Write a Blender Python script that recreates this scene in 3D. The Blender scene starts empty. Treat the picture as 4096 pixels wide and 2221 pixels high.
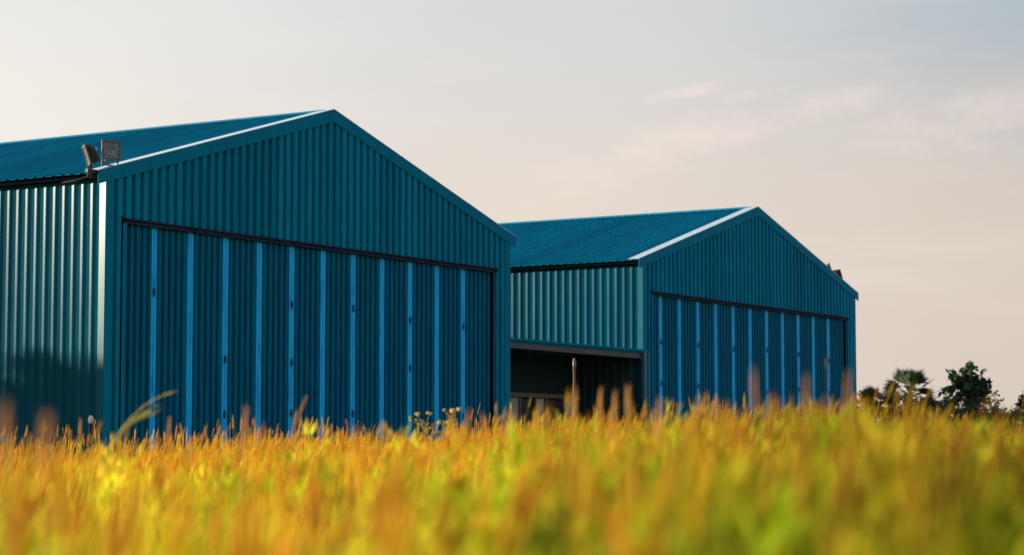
import bpy, math, random
import numpy as np
from mathutils import Vector, Matrix

random.seed(7)
rng = np.random.default_rng(11)
S = bpy.context.scene
C = S.collection
R = math.radians

# ------------------------------------------------------------------ camera
CAMZ = 0.95
FPX = 9175.2
cam = bpy.data.cameras.new('camera')
camo = bpy.data.objects.new('camera', cam)
C.objects.link(camo)
cam.sensor_width = 36.0
cam.lens = FPX / 4096 * 36.0
cam.clip_start = 0.1
cam.clip_end = 8000
camo.location = (0, 0, CAMZ)
camo.rotation_euler = (R(90) + 0.0819, 0, 0)
cam.dof.use_dof = True
cam.dof.focus_distance = 44.0
cam.dof.aperture_fstop = 1.85
S.camera = camo

# ------------------------------------------------------------------ world and sun
SUN_DIR = Vector((-0.975, 0.20, 0.0)).normalized()
SUN_EL = R(9.5)
S.view_settings.view_transform = 'Standard'
S.view_settings.look = 'None'
S.view_settings.gamma = 1
S.view_settings.exposure = 1.2
S.view_settings.use_curve_mapping = False

sd = bpy.data.lights.new('sun', 'SUN')
sd.energy = 5.0
sd.angle = R(0.5)
sd.color = (1.0, 0.88, 0.68)
so = bpy.data.objects.new('sun', sd)
C.objects.link(so)
sv = Vector((SUN_DIR.x * math.cos(SUN_EL), SUN_DIR.y * math.cos(SUN_EL), math.sin(SUN_EL)))
so.rotation_euler = sv.to_track_quat('Z', 'Y').to_euler()
so.location = sv * 60

W = bpy.data.worlds.new('World')
S.world = W
W.use_nodes = True
nt = W.node_tree
for n in list(nt.nodes):
    nt.nodes.remove(n)


def N(nt, typ, **kw):
    n = nt.nodes.new(typ)
    for k, v in kw.items():
        setattr(n, k, v)
    return n


def build_world():
    L = nt.links.new
    out = N(nt, 'ShaderNodeOutputWorld')
    bg = N(nt, 'ShaderNodeBackground')
    bg.inputs[1].default_value = 0.15
    sky = N(nt, 'ShaderNodeTexSky', sky_type='NISHITA')
    sky.sun_disc = False
    sky.sun_elevation = SUN_EL
    sky.sun_rotation = math.atan2(SUN_DIR.x, SUN_DIR.y)
    sky.air_density = 1.0
    sky.dust_density = 2.0
    tc = N(nt, 'ShaderNodeTexCoord')
    sep = N(nt, 'ShaderNodeSeparateXYZ')
    L(tc.outputs['Generated'], sep.inputs[0])

    # drifting cirrus: noise stretched along the horizon
    def noise(scale, detail, stretch, rough=0.55):
        mp = N(nt, 'ShaderNodeMapping')
        mp.inputs['Scale'].default_value = stretch
        mp.inputs['Rotation'].default_value = (0, R(7), 0)
        L(tc.outputs['Generated'], mp.inputs[0])
        nz = N(nt, 'ShaderNodeTexNoise')
        nz.inputs['Scale'].default_value = scale
        nz.inputs['Detail'].default_value = detail
        nz.inputs['Roughness'].default_value = rough
        L(mp.outputs[0], nz.inputs[0])
        return nz.outputs['Fac']

    def mrange(src, a, b, c=0.0, d=1.0, smooth=True):
        m = N(nt, 'ShaderNodeMapRange')
        m.interpolation_type = 'SMOOTHSTEP' if smooth else 'LINEAR'
        for i, v in zip((1, 2, 3, 4), (a, b, c, d)):
            m.inputs[i].default_value = v
        L(src, m.inputs[0])
        return m.outputs[0]

    def math_(op, a, b):
        m = N(nt, 'ShaderNodeMath', operation=op)
        for i, v in enumerate((a, b)):
            if isinstance(v, (int, float)):
                m.inputs[i].default_value = v
            else:
                L(v, m.inputs[i])
        return m.outputs[0]

    big = noise(3.0, 4, (1, 1, 4.5))
    fine = noise(7.0, 7, (1.0, 1.0, 5.5), 0.62)
    wob = math_('MULTIPLY', math_('SUBTRACT', big, 0.5), 0.22)
    xx = math_('ADD', sep.outputs[0], wob)
    u = mrange(xx, -0.24, 0.24, 0, 1, False)

    def ramp(stops):
        r = N(nt, 'ShaderNodeValToRGB')
        r.color_ramp.interpolation = 'EASE'
        els = r.color_ramp.elements
        while len(els) < len(stops):
            els.new(0.5)
        for e, (p, c) in zip(els, stops):
            e.position = p
            e.color = (*c, 1)
        L(u, r.inputs[0])
        return r.outputs[0]

    low = ramp([(0, (.90, .835, .76)), (.5, (.79, .69, .612)), (1, (.675, .58, .51))])
    top = ramp([(0, (.83, .815, .785)), (.5, (.65, .665, .672)), (1, (.40, .475, .54))])
    zz = math_('ADD', sep.outputs[2], math_('MULTIPLY', math_('SUBTRACT', fine, 0.5), 0.07))
    zf = mrange(zz, 0.085, 0.225)
    mix = N(nt, 'ShaderNodeMixRGB')
    L(zf, mix.inputs[0]); L(low, mix.inputs[1]); L(top, mix.inputs[2])
    # pinkish cloud wisps
    wisp = mrange(fine, 0.52, 0.70, 0, 0.5)
    band = math_('MULTIPLY', mrange(sep.outputs[2], 0.05, 0.11), mrange(sep.outputs[2], 0.21, 0.13))
    mix2 = N(nt, 'ShaderNodeMixRGB')
    L(math_('MULTIPLY', wisp, band), mix2.inputs[0])
    L(mix.outputs[0], mix2.inputs[1])
    mix2.inputs[2].default_value = (.86, .735, .665, 1)
    # a few soft cumulus scraps, each at its own place in the sky
    puff = noise(34.0, 8, (1.0, 1.0, 2.0), 0.66)
    total = None
    for cx, cz, sx, sz, amp in ((.071, .141, .034, .011, .85), (.074, .161, .018, .003, .9), (.137, .154, .030, .007, .7),
                                (.195, .147, .040, .013, .55), (.046, .128, .040, .010, .5), (.105, .160, .016, .002, .6)):
        dx = math_('DIVIDE', math_('SUBTRACT', sep.outputs[0], cx), sx)
        dz = math_('DIVIDE', math_('SUBTRACT', sep.outputs[2], math_('ADD', cz, math_('MULTIPLY', math_('SUBTRACT', sep.outputs[0], cx), .18))), sz)
        r2 = math_('ADD', math_('MULTIPLY', dx, dx), math_('MULTIPLY', dz, dz))
        k = math_('MULTIPLY', mrange(math_('ADD', r2, math_('MULTIPLY', math_('SUBTRACT', puff, 0.5), 6.5)), 1.5, -.9), amp)
        total = k if total is None else math_('MAXIMUM', total, k)
    gate = math_('GREATER_THAN', sep.outputs[1], 0.0)
    mix4 = N(nt, 'ShaderNodeMixRGB')
    L(math_('MULTIPLY', math_('MULTIPLY', total, gate), .6), mix4.inputs[0])
    L(mix2.outputs[0], mix4.inputs[1])
    mix4.inputs[2].default_value = (.90, .755, .685, 1)
    mix2 = mix4
    sc = N(nt, 'ShaderNodeMixRGB', blend_type='MULTIPLY')
    sc.inputs[0].default_value = 1
    sc.inputs[2].default_value = (3.0, 3.0, 3.0, 1)
    L(mix2.outputs[0], sc.inputs[1])
    # the veil is thick low down, and clears towards the zenith
    veil = mrange(sep.outputs[2], 0.55, 0.23, 0.12, 0.97)
    m3 = N(nt, 'ShaderNodeMixRGB')
    L(veil, m3.inputs[0]); L(sky.outputs[0], m3.inputs[1]); L(sc.outputs[0], m3.inputs[2])
    L(m3.outputs[0], bg.inputs[0])
    L(bg.outputs[0], out.inputs[0])


build_world()

# ------------------------------------------------------------------ helpers


class MB:
    def __init__(self):
        self.v = []
        self.f = []

    def face(self, *pts):
        b = len(self.v)
        self.v += [tuple(p) for p in pts]
        self.f.append(tuple(range(b, b + len(pts))))

    def box(self, x0, x1, y0, y1, z0, z1):
        self.prism_y([(x0, z0), (x1, z0), (x1, z1), (x0, z1)], y0, y1)

    def prism_y(self, poly, y0, y1):
        b = len(self.v)
        n = len(poly)
        self.v += [(x, y0, z) for x, z in poly] + [(x, y1, z) for x, z in poly]
        self.f.append(tuple(b + i for i in range(n)))
        self.f.append(tuple(b + n + i for i in reversed(range(n))))
        for i in range(n):
            j = (i + 1) % n
            self.f.append((b + i, b + n + i, b + n + j, b + j))

    def prism_z(self, poly, z0, z1):
        b = len(self.v)
        n = len(poly)
        self.v += [(x, y, z0) for x, y in poly] + [(x, y, z1) for x, y in poly]
        self.f.append(tuple(b + i for i in reversed(range(n))))
        self.f.append(tuple(b + n + i for i in range(n)))
        for i in range(n):
            j = (i + 1) % n
            self.f.append((b + i, b + j, b + n + j, b + n + i))

    def tube(self, pts, radii, n=7, cap=True):
        pts = [Vector(p) for p in pts]
        if isinstance(radii, (int, float)):
            radii = [radii] * len(pts)
        rings = []
        for i, p in enumerate(pts):
            d = (pts[min(i + 1, len(pts) - 1)] - pts[max(i - 1, 0)]).normalized()
            a = d.orthogonal().normalized() if i == 0 else (a - d * a.dot(d)).normalized()
            b = d.cross(a)
            base = len(self.v)
            for k in range(n):
                t = 2 * math.pi * k / n
                self.v.append(tuple(p + (a * math.cos(t) + b * math.sin(t)) * radii[i]))
            rings.append(base)
        for r0, r1 in zip(rings, rings[1:]):
            for k in range(n):
                self.f.append((r0 + k, r0 + (k + 1) % n, r1 + (k + 1) % n, r1 + k))
        if cap:
            self.f.append(tuple(rings[0] + k for k in reversed(range(n))))
            self.f.append(tuple(rings[-1] + k for k in range(n)))

    def xform(self, m):
        self.v = [tuple(m @ Vector(p)) for p in self.v]
        return self

    def add(self, other):
        b = len(self.v)
        self.v += other.v
        self.f += [tuple(b + i for i in f) for f in other.f]

    def build(self, name, mat, parent=None, bevel=0, smooth=False):
        me = bpy.data.meshes.new(name)
        me.from_pydata(self.v, [], self.f)
        me.materials.append(mat)
        me.validate()
        if smooth:
            me.polygons.foreach_set('use_smooth', [True] * len(me.polygons))
        o = bpy.data.objects.new(name, me)
        C.objects.link(o)
        if parent:
            o.parent = parent
        if bevel:
            b = o.modifiers.new('bevel', 'BEVEL')
            b.width = bevel
            b.segments = 2
            b.limit_method = 'ANGLE'
        return o


def tag(o, label=None, cat=None, group=None, kind=None):
    for k, v in (('label', label), ('category', cat), ('group', group), ('kind', kind)):
        if v:
            o[k] = v
    return o


def thing(name, label, cat, loc=(0, 0, 0), rz=0.0, group=None):
    o = bpy.data.objects.new(name, None)
    C.objects.link(o)
    o.location = loc
    o.rotation_euler = (0, 0, rz)
    o.empty_display_size = 0.3
    return tag(o, label, cat, group)


def copy_tree(o, parent=None):
    c = o.copy()
    C.objects.link(c)
    if parent:
        c.parent = parent
    for ch in list(o.children):
        copy_tree(ch, c)
    return c


# ------------------------------------------------------------------ materials
def mat(name, col, rough=0.5, spec=0.5, metallic=0.0, var=0.0, vscale=(1, 1, 1), nscale=3.0,
        col2=None, bump=0.0, lo=0.35, hi=0.7, sheet=None):
    m = bpy.data.materials.new(name)
    m.use_nodes = True
    t = m.node_tree
    p = t.nodes['Principled BSDF']
    p.inputs['Base Color'].default_value = (*col, 1)
    p.inputs['Roughness'].default_value = rough
    p.inputs['Specular IOR Level'].default_value = spec
    p.inputs['Metallic'].default_value = metallic
    if col2 is not None or bump:
        tc = N(t, 'ShaderNodeTexCoord')
        mp = N(t, 'ShaderNodeMapping')
        mp.inputs['Scale'].default_value = vscale
        oi = N(t, 'ShaderNodeObjectInfo')
        av = N(t, 'ShaderNodeVectorMath', operation='ADD')
        t.links.new(tc.outputs['Object'], av.inputs[0])
        t.links.new(oi.outputs['Location'], av.inputs[1])
        t.links.new(av.outputs[0], mp.inputs[0])
        nz = N(t, 'ShaderNodeTexNoise')
        nz.inputs['Scale'].default_value = nscale
        nz.inputs['Detail'].default_value = 6
        nz.inputs['Roughness'].default_value = 0.6
        t.links.new(mp.outputs[0], nz.inputs[0])
        if col2 is not None:
            r = N(t, 'ShaderNodeValToRGB')
            r.color_ramp.elements[0].position = lo
            r.color_ramp.elements[1].position = hi
            r.color_ramp.elements[0].color = (*col, 1)
            r.color_ramp.elements[1].color = (*col2, 1)
            t.links.new(nz.outputs[0], r.inputs[0])
            t.links.new(r.outputs[0], p.inputs['Base Color'])
            if sheet:                   # neighbouring sheets have faded unevenly
                sx = N(t, 'ShaderNodeSeparateXYZ')
                t.links.new(tc.outputs['Object'], sx.inputs[0])
                dv = N(t, 'ShaderNodeMath', operation='DIVIDE')
                dv.inputs[1].default_value = sheet[1]
                t.links.new(sx.outputs[sheet[0]], dv.inputs[0])
                fl = N(t, 'ShaderNodeMath', operation='FLOOR')
                t.links.new(dv.outputs[0], fl.inputs[0])
                ad = N(t, 'ShaderNodeMath', operation='ADD')
                sl = N(t, 'ShaderNodeSeparateXYZ')
                t.links.new(oi.outputs['Location'], sl.inputs[0])
                t.links.new(fl.outputs[0], ad.inputs[0])
                t.links.new(sl.outputs[0], ad.inputs[1])
                wn = N(t, 'ShaderNodeTexWhiteNoise', noise_dimensions='1D')
                t.links.new(ad.outputs[0], wn.inputs['W'])
                mr2 = N(t, 'ShaderNodeMapRange')
                mr2.inputs[3].default_value = .80
                mr2.inputs[4].default_value = 1.14
                t.links.new(wn.outputs['Value'], mr2.inputs[0])
                sc = N(t, 'ShaderNodeVectorMath', operation='SCALE')
                t.links.new(r.outputs[0], sc.inputs[0])
                t.links.new(mr2.outputs[0], sc.inputs['Scale'])
                t.links.new(sc.outputs[0], p.inputs['Base Color'])
            if var:
                mr = N(t, 'ShaderNodeMapRange')
                mr.inputs[3].default_value = rough - var
                mr.inputs[4].default_value = rough + var
                t.links.new(nz.outputs[0], mr.inputs[0])
                t.links.new(mr.outputs[0], p.inputs['Roughness'])
        if bump:
            b = N(t, 'ShaderNodeBump')
            b.inputs['Strength'].default_value = bump
            b.inputs['Distance'].default_value = 0.02
            t.links.new(nz.outputs[0], b.inputs['Height'])
            t.links.new(b.outputs[0], p.inputs['Normal'])
    return m


STREAK = (5, 5, 0.5)
M = {}
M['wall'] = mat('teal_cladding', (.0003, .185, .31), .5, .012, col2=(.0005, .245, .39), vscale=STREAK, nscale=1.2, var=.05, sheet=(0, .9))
M['side'] = mat('teal_gloss_cladding', (.0003, .045, .078), .22, .023, col2=(.0006, .060, .097), vscale=STREAK, nscale=1.2, var=.03, sheet=(1, .87))  # same teal paint as the front, darkened to offset direct sun
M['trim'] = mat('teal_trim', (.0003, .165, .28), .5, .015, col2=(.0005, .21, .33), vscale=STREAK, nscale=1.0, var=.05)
M['corner'] = mat('teal_gloss_trim', (.0003, .065, .09), .26, .034, col2=(.0006, .08, .105), vscale=STREAK, nscale=1.0, var=.04)  # darker copy of the trim paint for the sunlit leaf
M['roof'] = mat('teal_roof_sheet', (.0003, .145, .235), .6, .01, col2=(.0005, .195, .30), vscale=(.4, 5, 5), nscale=1.0, sheet=(1, .87))
M['verge'] = mat('verge_flashing', (.42, .52, .58), .16, .6)  # pale base colour carries the sky glare along the verge
M['door'] = mat('door_cladding', (.0003, .115, .21), .5, .015, col2=(.0005, .155, .265), vscale=STREAK, nscale=1.3, var=.06)
M['stile'] = mat('blue_stile', (.001, .32, .80), .4, .08, col2=(.003, .50, .98), vscale=(4, 4, .8), nscale=1.6, lo=.34, hi=.5, var=.05)
M['hinge'] = mat('hinge_paint', (.001, .03, .12), .5, .2)
M['rail'] = mat('door_track_steel', (.022, .032, .075), .6, .03, col2=(.04, .048, .095), nscale=2)
M['dark'] = mat('painted_shade', (.003, .006, .008), .9, 0)  # near-black colour standing in for shade at eaves and door gaps
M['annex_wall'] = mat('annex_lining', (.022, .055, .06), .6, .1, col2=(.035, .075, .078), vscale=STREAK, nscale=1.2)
M['beam'] = mat('grey_beam', (.05, .048, .062), .55, .4, col2=(.07, .066, .08), nscale=2)
M['post'] = mat('annex_post', (.03, .12, .17), .45, .4)
M['bench'] = mat('bench_panel', (.30, .31, .33), .6, .3, col2=(.38, .385, .40), nscale=3)
M['bench_dark'] = mat('bench_panel_dark', (.035, .034, .034), .6, .3)
M['bench_wood'] = mat('bench_top', (.17, .12, .10), .6, .3)
M['lamp'] = mat('lamp_housing', (.014, .010, .009), .5, .2, col2=(.03, .019, .015), nscale=8)
M['lampframe'] = mat('lamp_frame', (.15, .10, .06), .5, .3, col2=(.09, .06, .038), nscale=9)
M['black'] = mat('black_steel', (.010, .009, .009), .5, .4, col2=(.03, .018, .014), nscale=12)
M['glass'] = mat('lamp_glass', (.20, .22, .23), .2, .5, col2=(.05, .05, .055), nscale=9)
M['polewood'] = mat('pole_wood', (.14, .09, .03), .7, .1, col2=(.10, .06, .02), vscale=(8, 8, 1), nscale=3)
M['palehead'] = mat('pale_cap', (.65, .50, .48), .5, .4)
M['ground'] = mat('field_soil', (.16, .11, .035), .95, .1, col2=(.24, .17, .05), nscale=.6, bump=.4)

# ------------------------------------------------------------------ terrain


def sstep(a, b, x):
    t = np.clip((np.asarray(x, float) - a) / (b - a), 0, 1)
    return t * t * (3 - 2 * t)


def gz(X, Y):
    X = np.asarray(X, float)
    Y = np.asarray(Y, float)
    z = 0.5 * sstep(8, 44, Y) + 0.1 * sstep(56, 74, Y)
    z = z + 0.035 * np.sin(X * .9 + Y * .31) * sstep(3, 8, Y) * (1 - sstep(36, 48, Y))
    return z


def build_ground():
    def axis(lim):
        a = list(np.arange(0, 60, 1.5)) + list(60 * 1.22 ** np.arange(0, 22))
        a = np.array([v for v in a if v < lim] + [lim])
        return np.concatenate([-a[::-1][:-1], a])
    xs, ys = axis(4000), axis(4000)
    GX, GY = np.meshgrid(xs, ys)
    GZ = gz(GX, GY)
    v = np.stack([GX.ravel(), GY.ravel(), GZ.ravel()], 1)
    n = len(xs)
    idx = np.arange(len(ys) * n).reshape(len(ys), n)
    q = np.stack([idx[:-1, :-1].ravel(), idx[:-1, 1:].ravel(), idx[1:, 1:].ravel(), idx[1:, :-1].ravel()], 1)
    me = bpy.data.meshes.new('ground')
    me.from_pydata(v.tolist(), [], q.tolist())
    me.materials.append(M['ground'])
    me.polygons.foreach_set('use_smooth', [True] * len(me.polygons))
    o = bpy.data.objects.new('ground', me)
    C.objects.link(o)
    tag(o, kind='structure')


build_ground()

# ------------------------------------------------------------------ hangars
YAW = 0.5588
RZ = math.pi / 2 - YAW
HW = 17.30           # width of the front
EZ, AZ = 7.20, 9.69   # roof top at the eaves line and at the ridge
HL = 24.0             # length
SL = (AZ - EZ) / (HW / 2)
DH = 6.127            # door head
DL, DR = 0.68, 16.58
BASE = -0.3


def rooftop(x):
    return EZ + SL * (x if x <= HW / 2 else HW - x)


def profile(u0, u1, pitch, crest, flank, depth, phase=0.0, extra=()):
    """breakpoints (u, offset) of a trapezoidal sheet between u0 and u1"""
    pts = []
    k = math.floor((u0 - phase) / pitch) - 1
    valley = pitch - crest - 2 * flank

    def val(u):
        w = (u - phase) % pitch
        if w < flank:
            return depth * w / flank
        if w < flank + crest:
            return depth
        if w < 2 * flank + crest:
            return depth * (1 - (w - flank - crest) / flank)
        return 0.0
    us = {u0, u1}
    while phase + k * pitch < u1 + pitch:
        b = phase + k * pitch
        for d in (0, flank, flank + crest, 2 * flank + crest):
            if u0 < b + d < u1:
                us.add(b + d)
        k += 1
    for e in extra:
        if u0 < e < u1:
            us.add(e)
    return [(u, val(u)) for u in sorted(us)]


def sheet(mb, pts, place, zb, zt):
    """one vertical sheet; place(u, off, z) gives the point"""
    for (a, oa), (b, ob) in zip(pts, pts[1:]):
        mb.face(place(a, oa, zb(a)), place(b, ob, zb(b)), place(b, ob, zt(b)), place(a, oa, zt(a)))


def make_hangar(label, st0, step):
    h = thing('hangar', label, 'hangar')
    P = dict(pitch=.30, crest=.168, flank=.010, depth=.126)
    top = lambda x: rooftop(x) - .09
    # front wall: two side strips and the gable above the door
    mb = MB()
    front = lambda u, o, z: (u, -o, z)
    for a, b, zb in ((0.0, DL - .10, BASE), (DL - .10, DR + .10, DH + .02), (DR + .10, HW, BASE)):
        sheet(mb, profile(a, b, phase=.06, extra=(HW / 2,), **P), front, lambda u, zb=zb: zb, top)
    mb.build('front_wall', M['wall'], h)
    # rear wall
    mb = MB()
    sheet(mb, profile(0, HW, phase=.06, extra=(HW / 2,), **P), lambda u, o, z: (u, HL + o, z), lambda u: BASE, top)
    mb.build('rear_wall', M['wall'], h)
    # side walls
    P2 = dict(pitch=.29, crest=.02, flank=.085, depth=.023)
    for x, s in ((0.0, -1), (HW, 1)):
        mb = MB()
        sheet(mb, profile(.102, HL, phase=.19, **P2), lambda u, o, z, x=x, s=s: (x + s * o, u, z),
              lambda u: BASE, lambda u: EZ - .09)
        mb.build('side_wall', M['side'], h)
    # corner flashings, proud of the ribs
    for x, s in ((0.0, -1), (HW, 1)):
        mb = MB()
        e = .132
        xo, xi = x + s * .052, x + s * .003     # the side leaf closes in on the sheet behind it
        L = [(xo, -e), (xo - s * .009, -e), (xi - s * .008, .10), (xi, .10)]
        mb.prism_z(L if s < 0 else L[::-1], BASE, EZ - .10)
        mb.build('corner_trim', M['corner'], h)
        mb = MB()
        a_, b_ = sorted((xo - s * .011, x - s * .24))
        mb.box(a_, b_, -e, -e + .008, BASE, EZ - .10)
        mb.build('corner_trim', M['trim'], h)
    # roof
    OV = .30
    PR = dict(pitch=.29, crest=.04, flank=.028, depth=.042)
    mb = MB()
    pr = profile(-.13, HL + .13, phase=.05, **PR)
    ez = EZ - SL * OV
    for sgn in (0, 1):
        xe = -OV if sgn == 0 else HW + OV
        for (a, oa), (b, ob) in zip(pr, pr[1:]):
            mb.face((xe, a, ez + oa), (HW / 2, a, AZ + oa), (HW / 2, b, AZ + ob), (xe, b, ez + ob))
            # underside of the sheet, so that the edge has thickness
            mb.face((xe, a, ez - .008 + oa), (HW / 2, a, AZ - .008 + oa), (HW / 2, b, AZ - .008 + ob), (xe, b, ez - .008 + ob))
            mb.face((xe, a, ez + oa), (xe, b, ez + ob), (xe, b, ez - .008 + ob), (xe, a, ez - .008 + oa))
    mb.build('roof', M['roof'], h)
    # added dark strips, their colour stands for shade under the overhang
    for xa, xb in ((-.20, -.07), (HW + .07, HW + .20)):
        mb = MB()
        mb.box(xa, xb, -.10, HL + .1, EZ - .20, EZ - .105)
        mb.build('eaves_shade_strip', M['dark'], h)
    # ridge capping
    mb = MB()
    c = .26
    mb.prism_y([(HW / 2 - c, AZ - SL * c + .042), (HW / 2, AZ + .052), (HW / 2 + c, AZ - SL * c + .042),
                (HW / 2 + c, AZ - SL * c + .052), (HW / 2, AZ + .066), (HW / 2 - c, AZ - SL * c + .052)], .16, HL)
    mb.build('ridge_cap', M['trim'], h)
    # verge: flat flashing on the roof edge, barge board in front
    for s in (0, 1):
        fx = (lambda x: x) if s == 0 else (lambda x: HW - x)
        xe, xa = -OV - .02, HW / 2
        z0, z1 = EZ + SL * xe, AZ
        poly = [(xe, z0 + .044), (xa, z1 + .044), (xa, z1 + .058), (xe, z0 + .058)]
        poly = [(fx(x), z) for x, z in poly]
        mb = MB()
        mb.prism_y(poly if s == 0 else poly[::-1], -.150, .26)
        mb.build('verge_flashing', M['verge'], h)
        poly = [(xe, z0 - .27), (xa, z1 - .29), (xa, z1 + .042), (xe, z0 + .042)]
        poly = [(fx(x), z) for x, z in poly]
        mb = MB()
        mb.prism_y(poly if s == 0 else poly[::-1], -.147, -.130)
        mb.build('barge_board', M['trim'], h)
    # eaves end closure
    # door: near-black shade sheet behind, track, jambs, twelve folding leaves
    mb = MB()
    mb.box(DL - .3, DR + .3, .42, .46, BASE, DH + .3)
    mb.build('door_shade_sheet', M['dark'], h)  # dark sheet put in for the unlit inside
    mb = MB()
    mb.box(DL - .02, DR + .02, -.075, .40, DH - .10, DH - .012)
    mb.box(DL - .05, DR + .05, -.142, -.004, DH - .010, DH + .024)
    mb.build('door_track', M['rail'], h)
    for x, x2 in ((DL - .13, DL - .005), (DR + .005, DR + .13)):
        mb = MB()
        mb.box(x, x2, -.132, -.02, BASE, DH - .105)
        mb.build('door_jamb', M['trim'], h)
        mb = MB()
        mb.box(x + .02, x2 - .02, -.018, .40, BASE, DH - .105)
        mb.build('door_reveal', M['dark'], h)  # shade of the recess painted as near-black colour
    mb = MB()
    mb.box(DL - .185, DL - .14, -.139, -.129, BASE, DH + .05)
    mb.build('jamb_gap_shade', M['dark'], h)  # dark strip drawn for the shaded gap beside the jamb
    st = [st0 + step * k for k in range(11)]
    edges = [DL + .02] + st + [DR - .09]
    ph = dict(pitch=.226, crest=.115, flank=.010, depth=.082)
    for i in range(12):
        a = edges[i] + (.11 if i > 0 else 0)
        b = edges[i + 1] - (.11 if i < 11 else 0)
        yd = .085 + .012 * (i % 2)
        mb = MB()
        sheet(mb, profile(a, b, phase=a + .03, **ph), lambda u, o, z, yd=yd: (u, yd - o, z), lambda u: BASE, lambda u: DH - .105)
        mb.face((a, yd, BASE), (a, yd + .05, BASE), (a, yd + .05, DH - .105), (a, yd, DH - .105))
        pn = mb.build('door_leaf', M['door'], h)
        if i < 11:
            for k, (o0, o1) in enumerate(((-.108, -.010), (.010, .108))):
                m2 = MB()
                m2.box(st[i] + o0, st[i] + o1, .022 + .006 * k, .13, BASE, DH - .105)
                m2.build('leaf_stile', M['stile'], pn)
            if i % 2 == 0:
                for zh in (1.8, 3.15, 4.5):
                    zc = zh + random.uniform(-.12, .12)
                    if random.random() < .12:
                        continue
                    m2 = MB()
                    n = 12
                    poly = [(st[i] + .045 * math.cos(2 * math.pi * q / n), zc + .105 * math.sin(2 * math.pi * q / n)) for q in range(n)]
                    m2.prism_y(poly, .002, .0215)
                    m2.build('hinge', M['hinge'], pn)
    return h


AX, AY = -9.3103, 52.0
BX, BY = 4.2482, 75.4292
hA = make_hangar('larger looking teal metal hangar at left with floodlights at its left eave', 1.82, 1.325)
hB = make_hangar('teal metal hangar further back at right, floodlights near its right eave', 1.47, 1.36)
PROUD = 0.11             # the fronts were measured on the sheet crests
hA.location = (AX - PROUD * math.cos(YAW) + .09 * math.sin(YAW), AY + PROUD * math.sin(YAW) + .09 * math.cos(YAW), 0.5)
hA.rotation_euler.z = RZ
hB.location = (BX - .08 * math.cos(YAW) + .09 * math.sin(YAW), BY + .08 * math.sin(YAW) + .09 * math.cos(YAW), 0.596)
hB.rotation_euler.z = RZ
for o in (hA, hB):
    o['group'] = 'teal gabled hangars'

T = Vector((math.sin(YAW), math.cos(YAW), 0))
B_ = Vector((-math.cos(YAW), math.sin(YAW), 0))


def local(o, x, y, z):
    return Vector(o.location) + T * x + B_ * y + Vector((0, 0, z))


# ------------------------------------------------------------------ low building between the hangars
def build_annex():
    a = thing('annex', 'low flat roofed open shed linking the two teal hangars', 'shed', hB.location, RZ)
    gap = 27.05 - HW
    x0, x1 = -gap + .08, -.075
    y0 = 0.0
    zt = 3.817 + CAMZ - .596
    dpt = 2.63
    mb = MB()
    mb.box(x0, x1, y0 - .10, dpt + .2, zt - .13, zt - .07)
    mb.build('roof', M['roof'], a)
    mb = MB()
    # cap flashing follows the front edge and returns round the hangar corner
    mb.box(x0, .34, y0 - .16, y0 - .105, zt - .07, zt)
    mb.build('cap_flashing', M['trim'], a)
    mb = MB()
    mb.box(x0, x1, y0 - .09, y0 + .10, zt - .30, zt - .135)
    mb.build('front_beam', M['beam'], a)
    mb = MB()
    P = dict(pitch=.29, crest=.10, flank=.03, depth=.045)
    sheet(mb, profile(x0 - .05, x1 + .02, phase=0, **P), lambda u, o, z: (u, dpt - o, z), lambda u: BASE, lambda u: zt - .14)
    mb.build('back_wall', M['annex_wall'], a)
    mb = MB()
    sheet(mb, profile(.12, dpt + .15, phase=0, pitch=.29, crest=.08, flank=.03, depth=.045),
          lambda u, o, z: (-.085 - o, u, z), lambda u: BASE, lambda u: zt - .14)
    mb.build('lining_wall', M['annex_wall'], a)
    mb = MB()
    mb.box(-.075, .05, -.20, -.085, BASE, zt - .075)
    mb.build('post', M['post'], a)
    mb = MB()
    mb.box(.30, .35, -.14, -.07, BASE, zt - .08)
    mb.build('downpipe', M['post'], a)
    for o in (a,):
        pass
    # a rail on the back wall
    mb = MB()
    mb.box(-5.1, -4.05, dpt - .16, dpt - .06, 3.27, 3.35)
    mb.build('wall_rail', M['bench_wood'], a)
    # bench with panelled front
    w = thing('workbench', 'grey panelled bench with pale top inside the shed between the hangars', 'bench',
              local(hB, -3.2, dpt - .62, 0.0), RZ)
    bz = 2.67
    mb = MB()
    mb.box(-3.2, 2.62, -.05, .50, bz - .13, bz)
    mb.build('bench_top', M['bench_wood'], w)
    xs = [-3.1, -2.0, -1.05, -.1, .55, 1.65, 2.50]
    for i in range(len(xs) - 1):
        mb = MB()
        mb.box(xs[i] + .06, xs[i + 1] - .06, .05 if i % 2 else .09, .48, BASE, bz - .16)
        mb.build('front_panel', M['bench'] if i in (5, 3, 1) else M['bench_dark'], w)
        mb = MB()
        mb.box(xs[i] - .045, xs[i] + .045, .0, .12, BASE, bz - .135)
        mb.build('leg', M['bench_wood'], w)


build_annex()

# ------------------------------------------------------------------ floodlights


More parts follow.
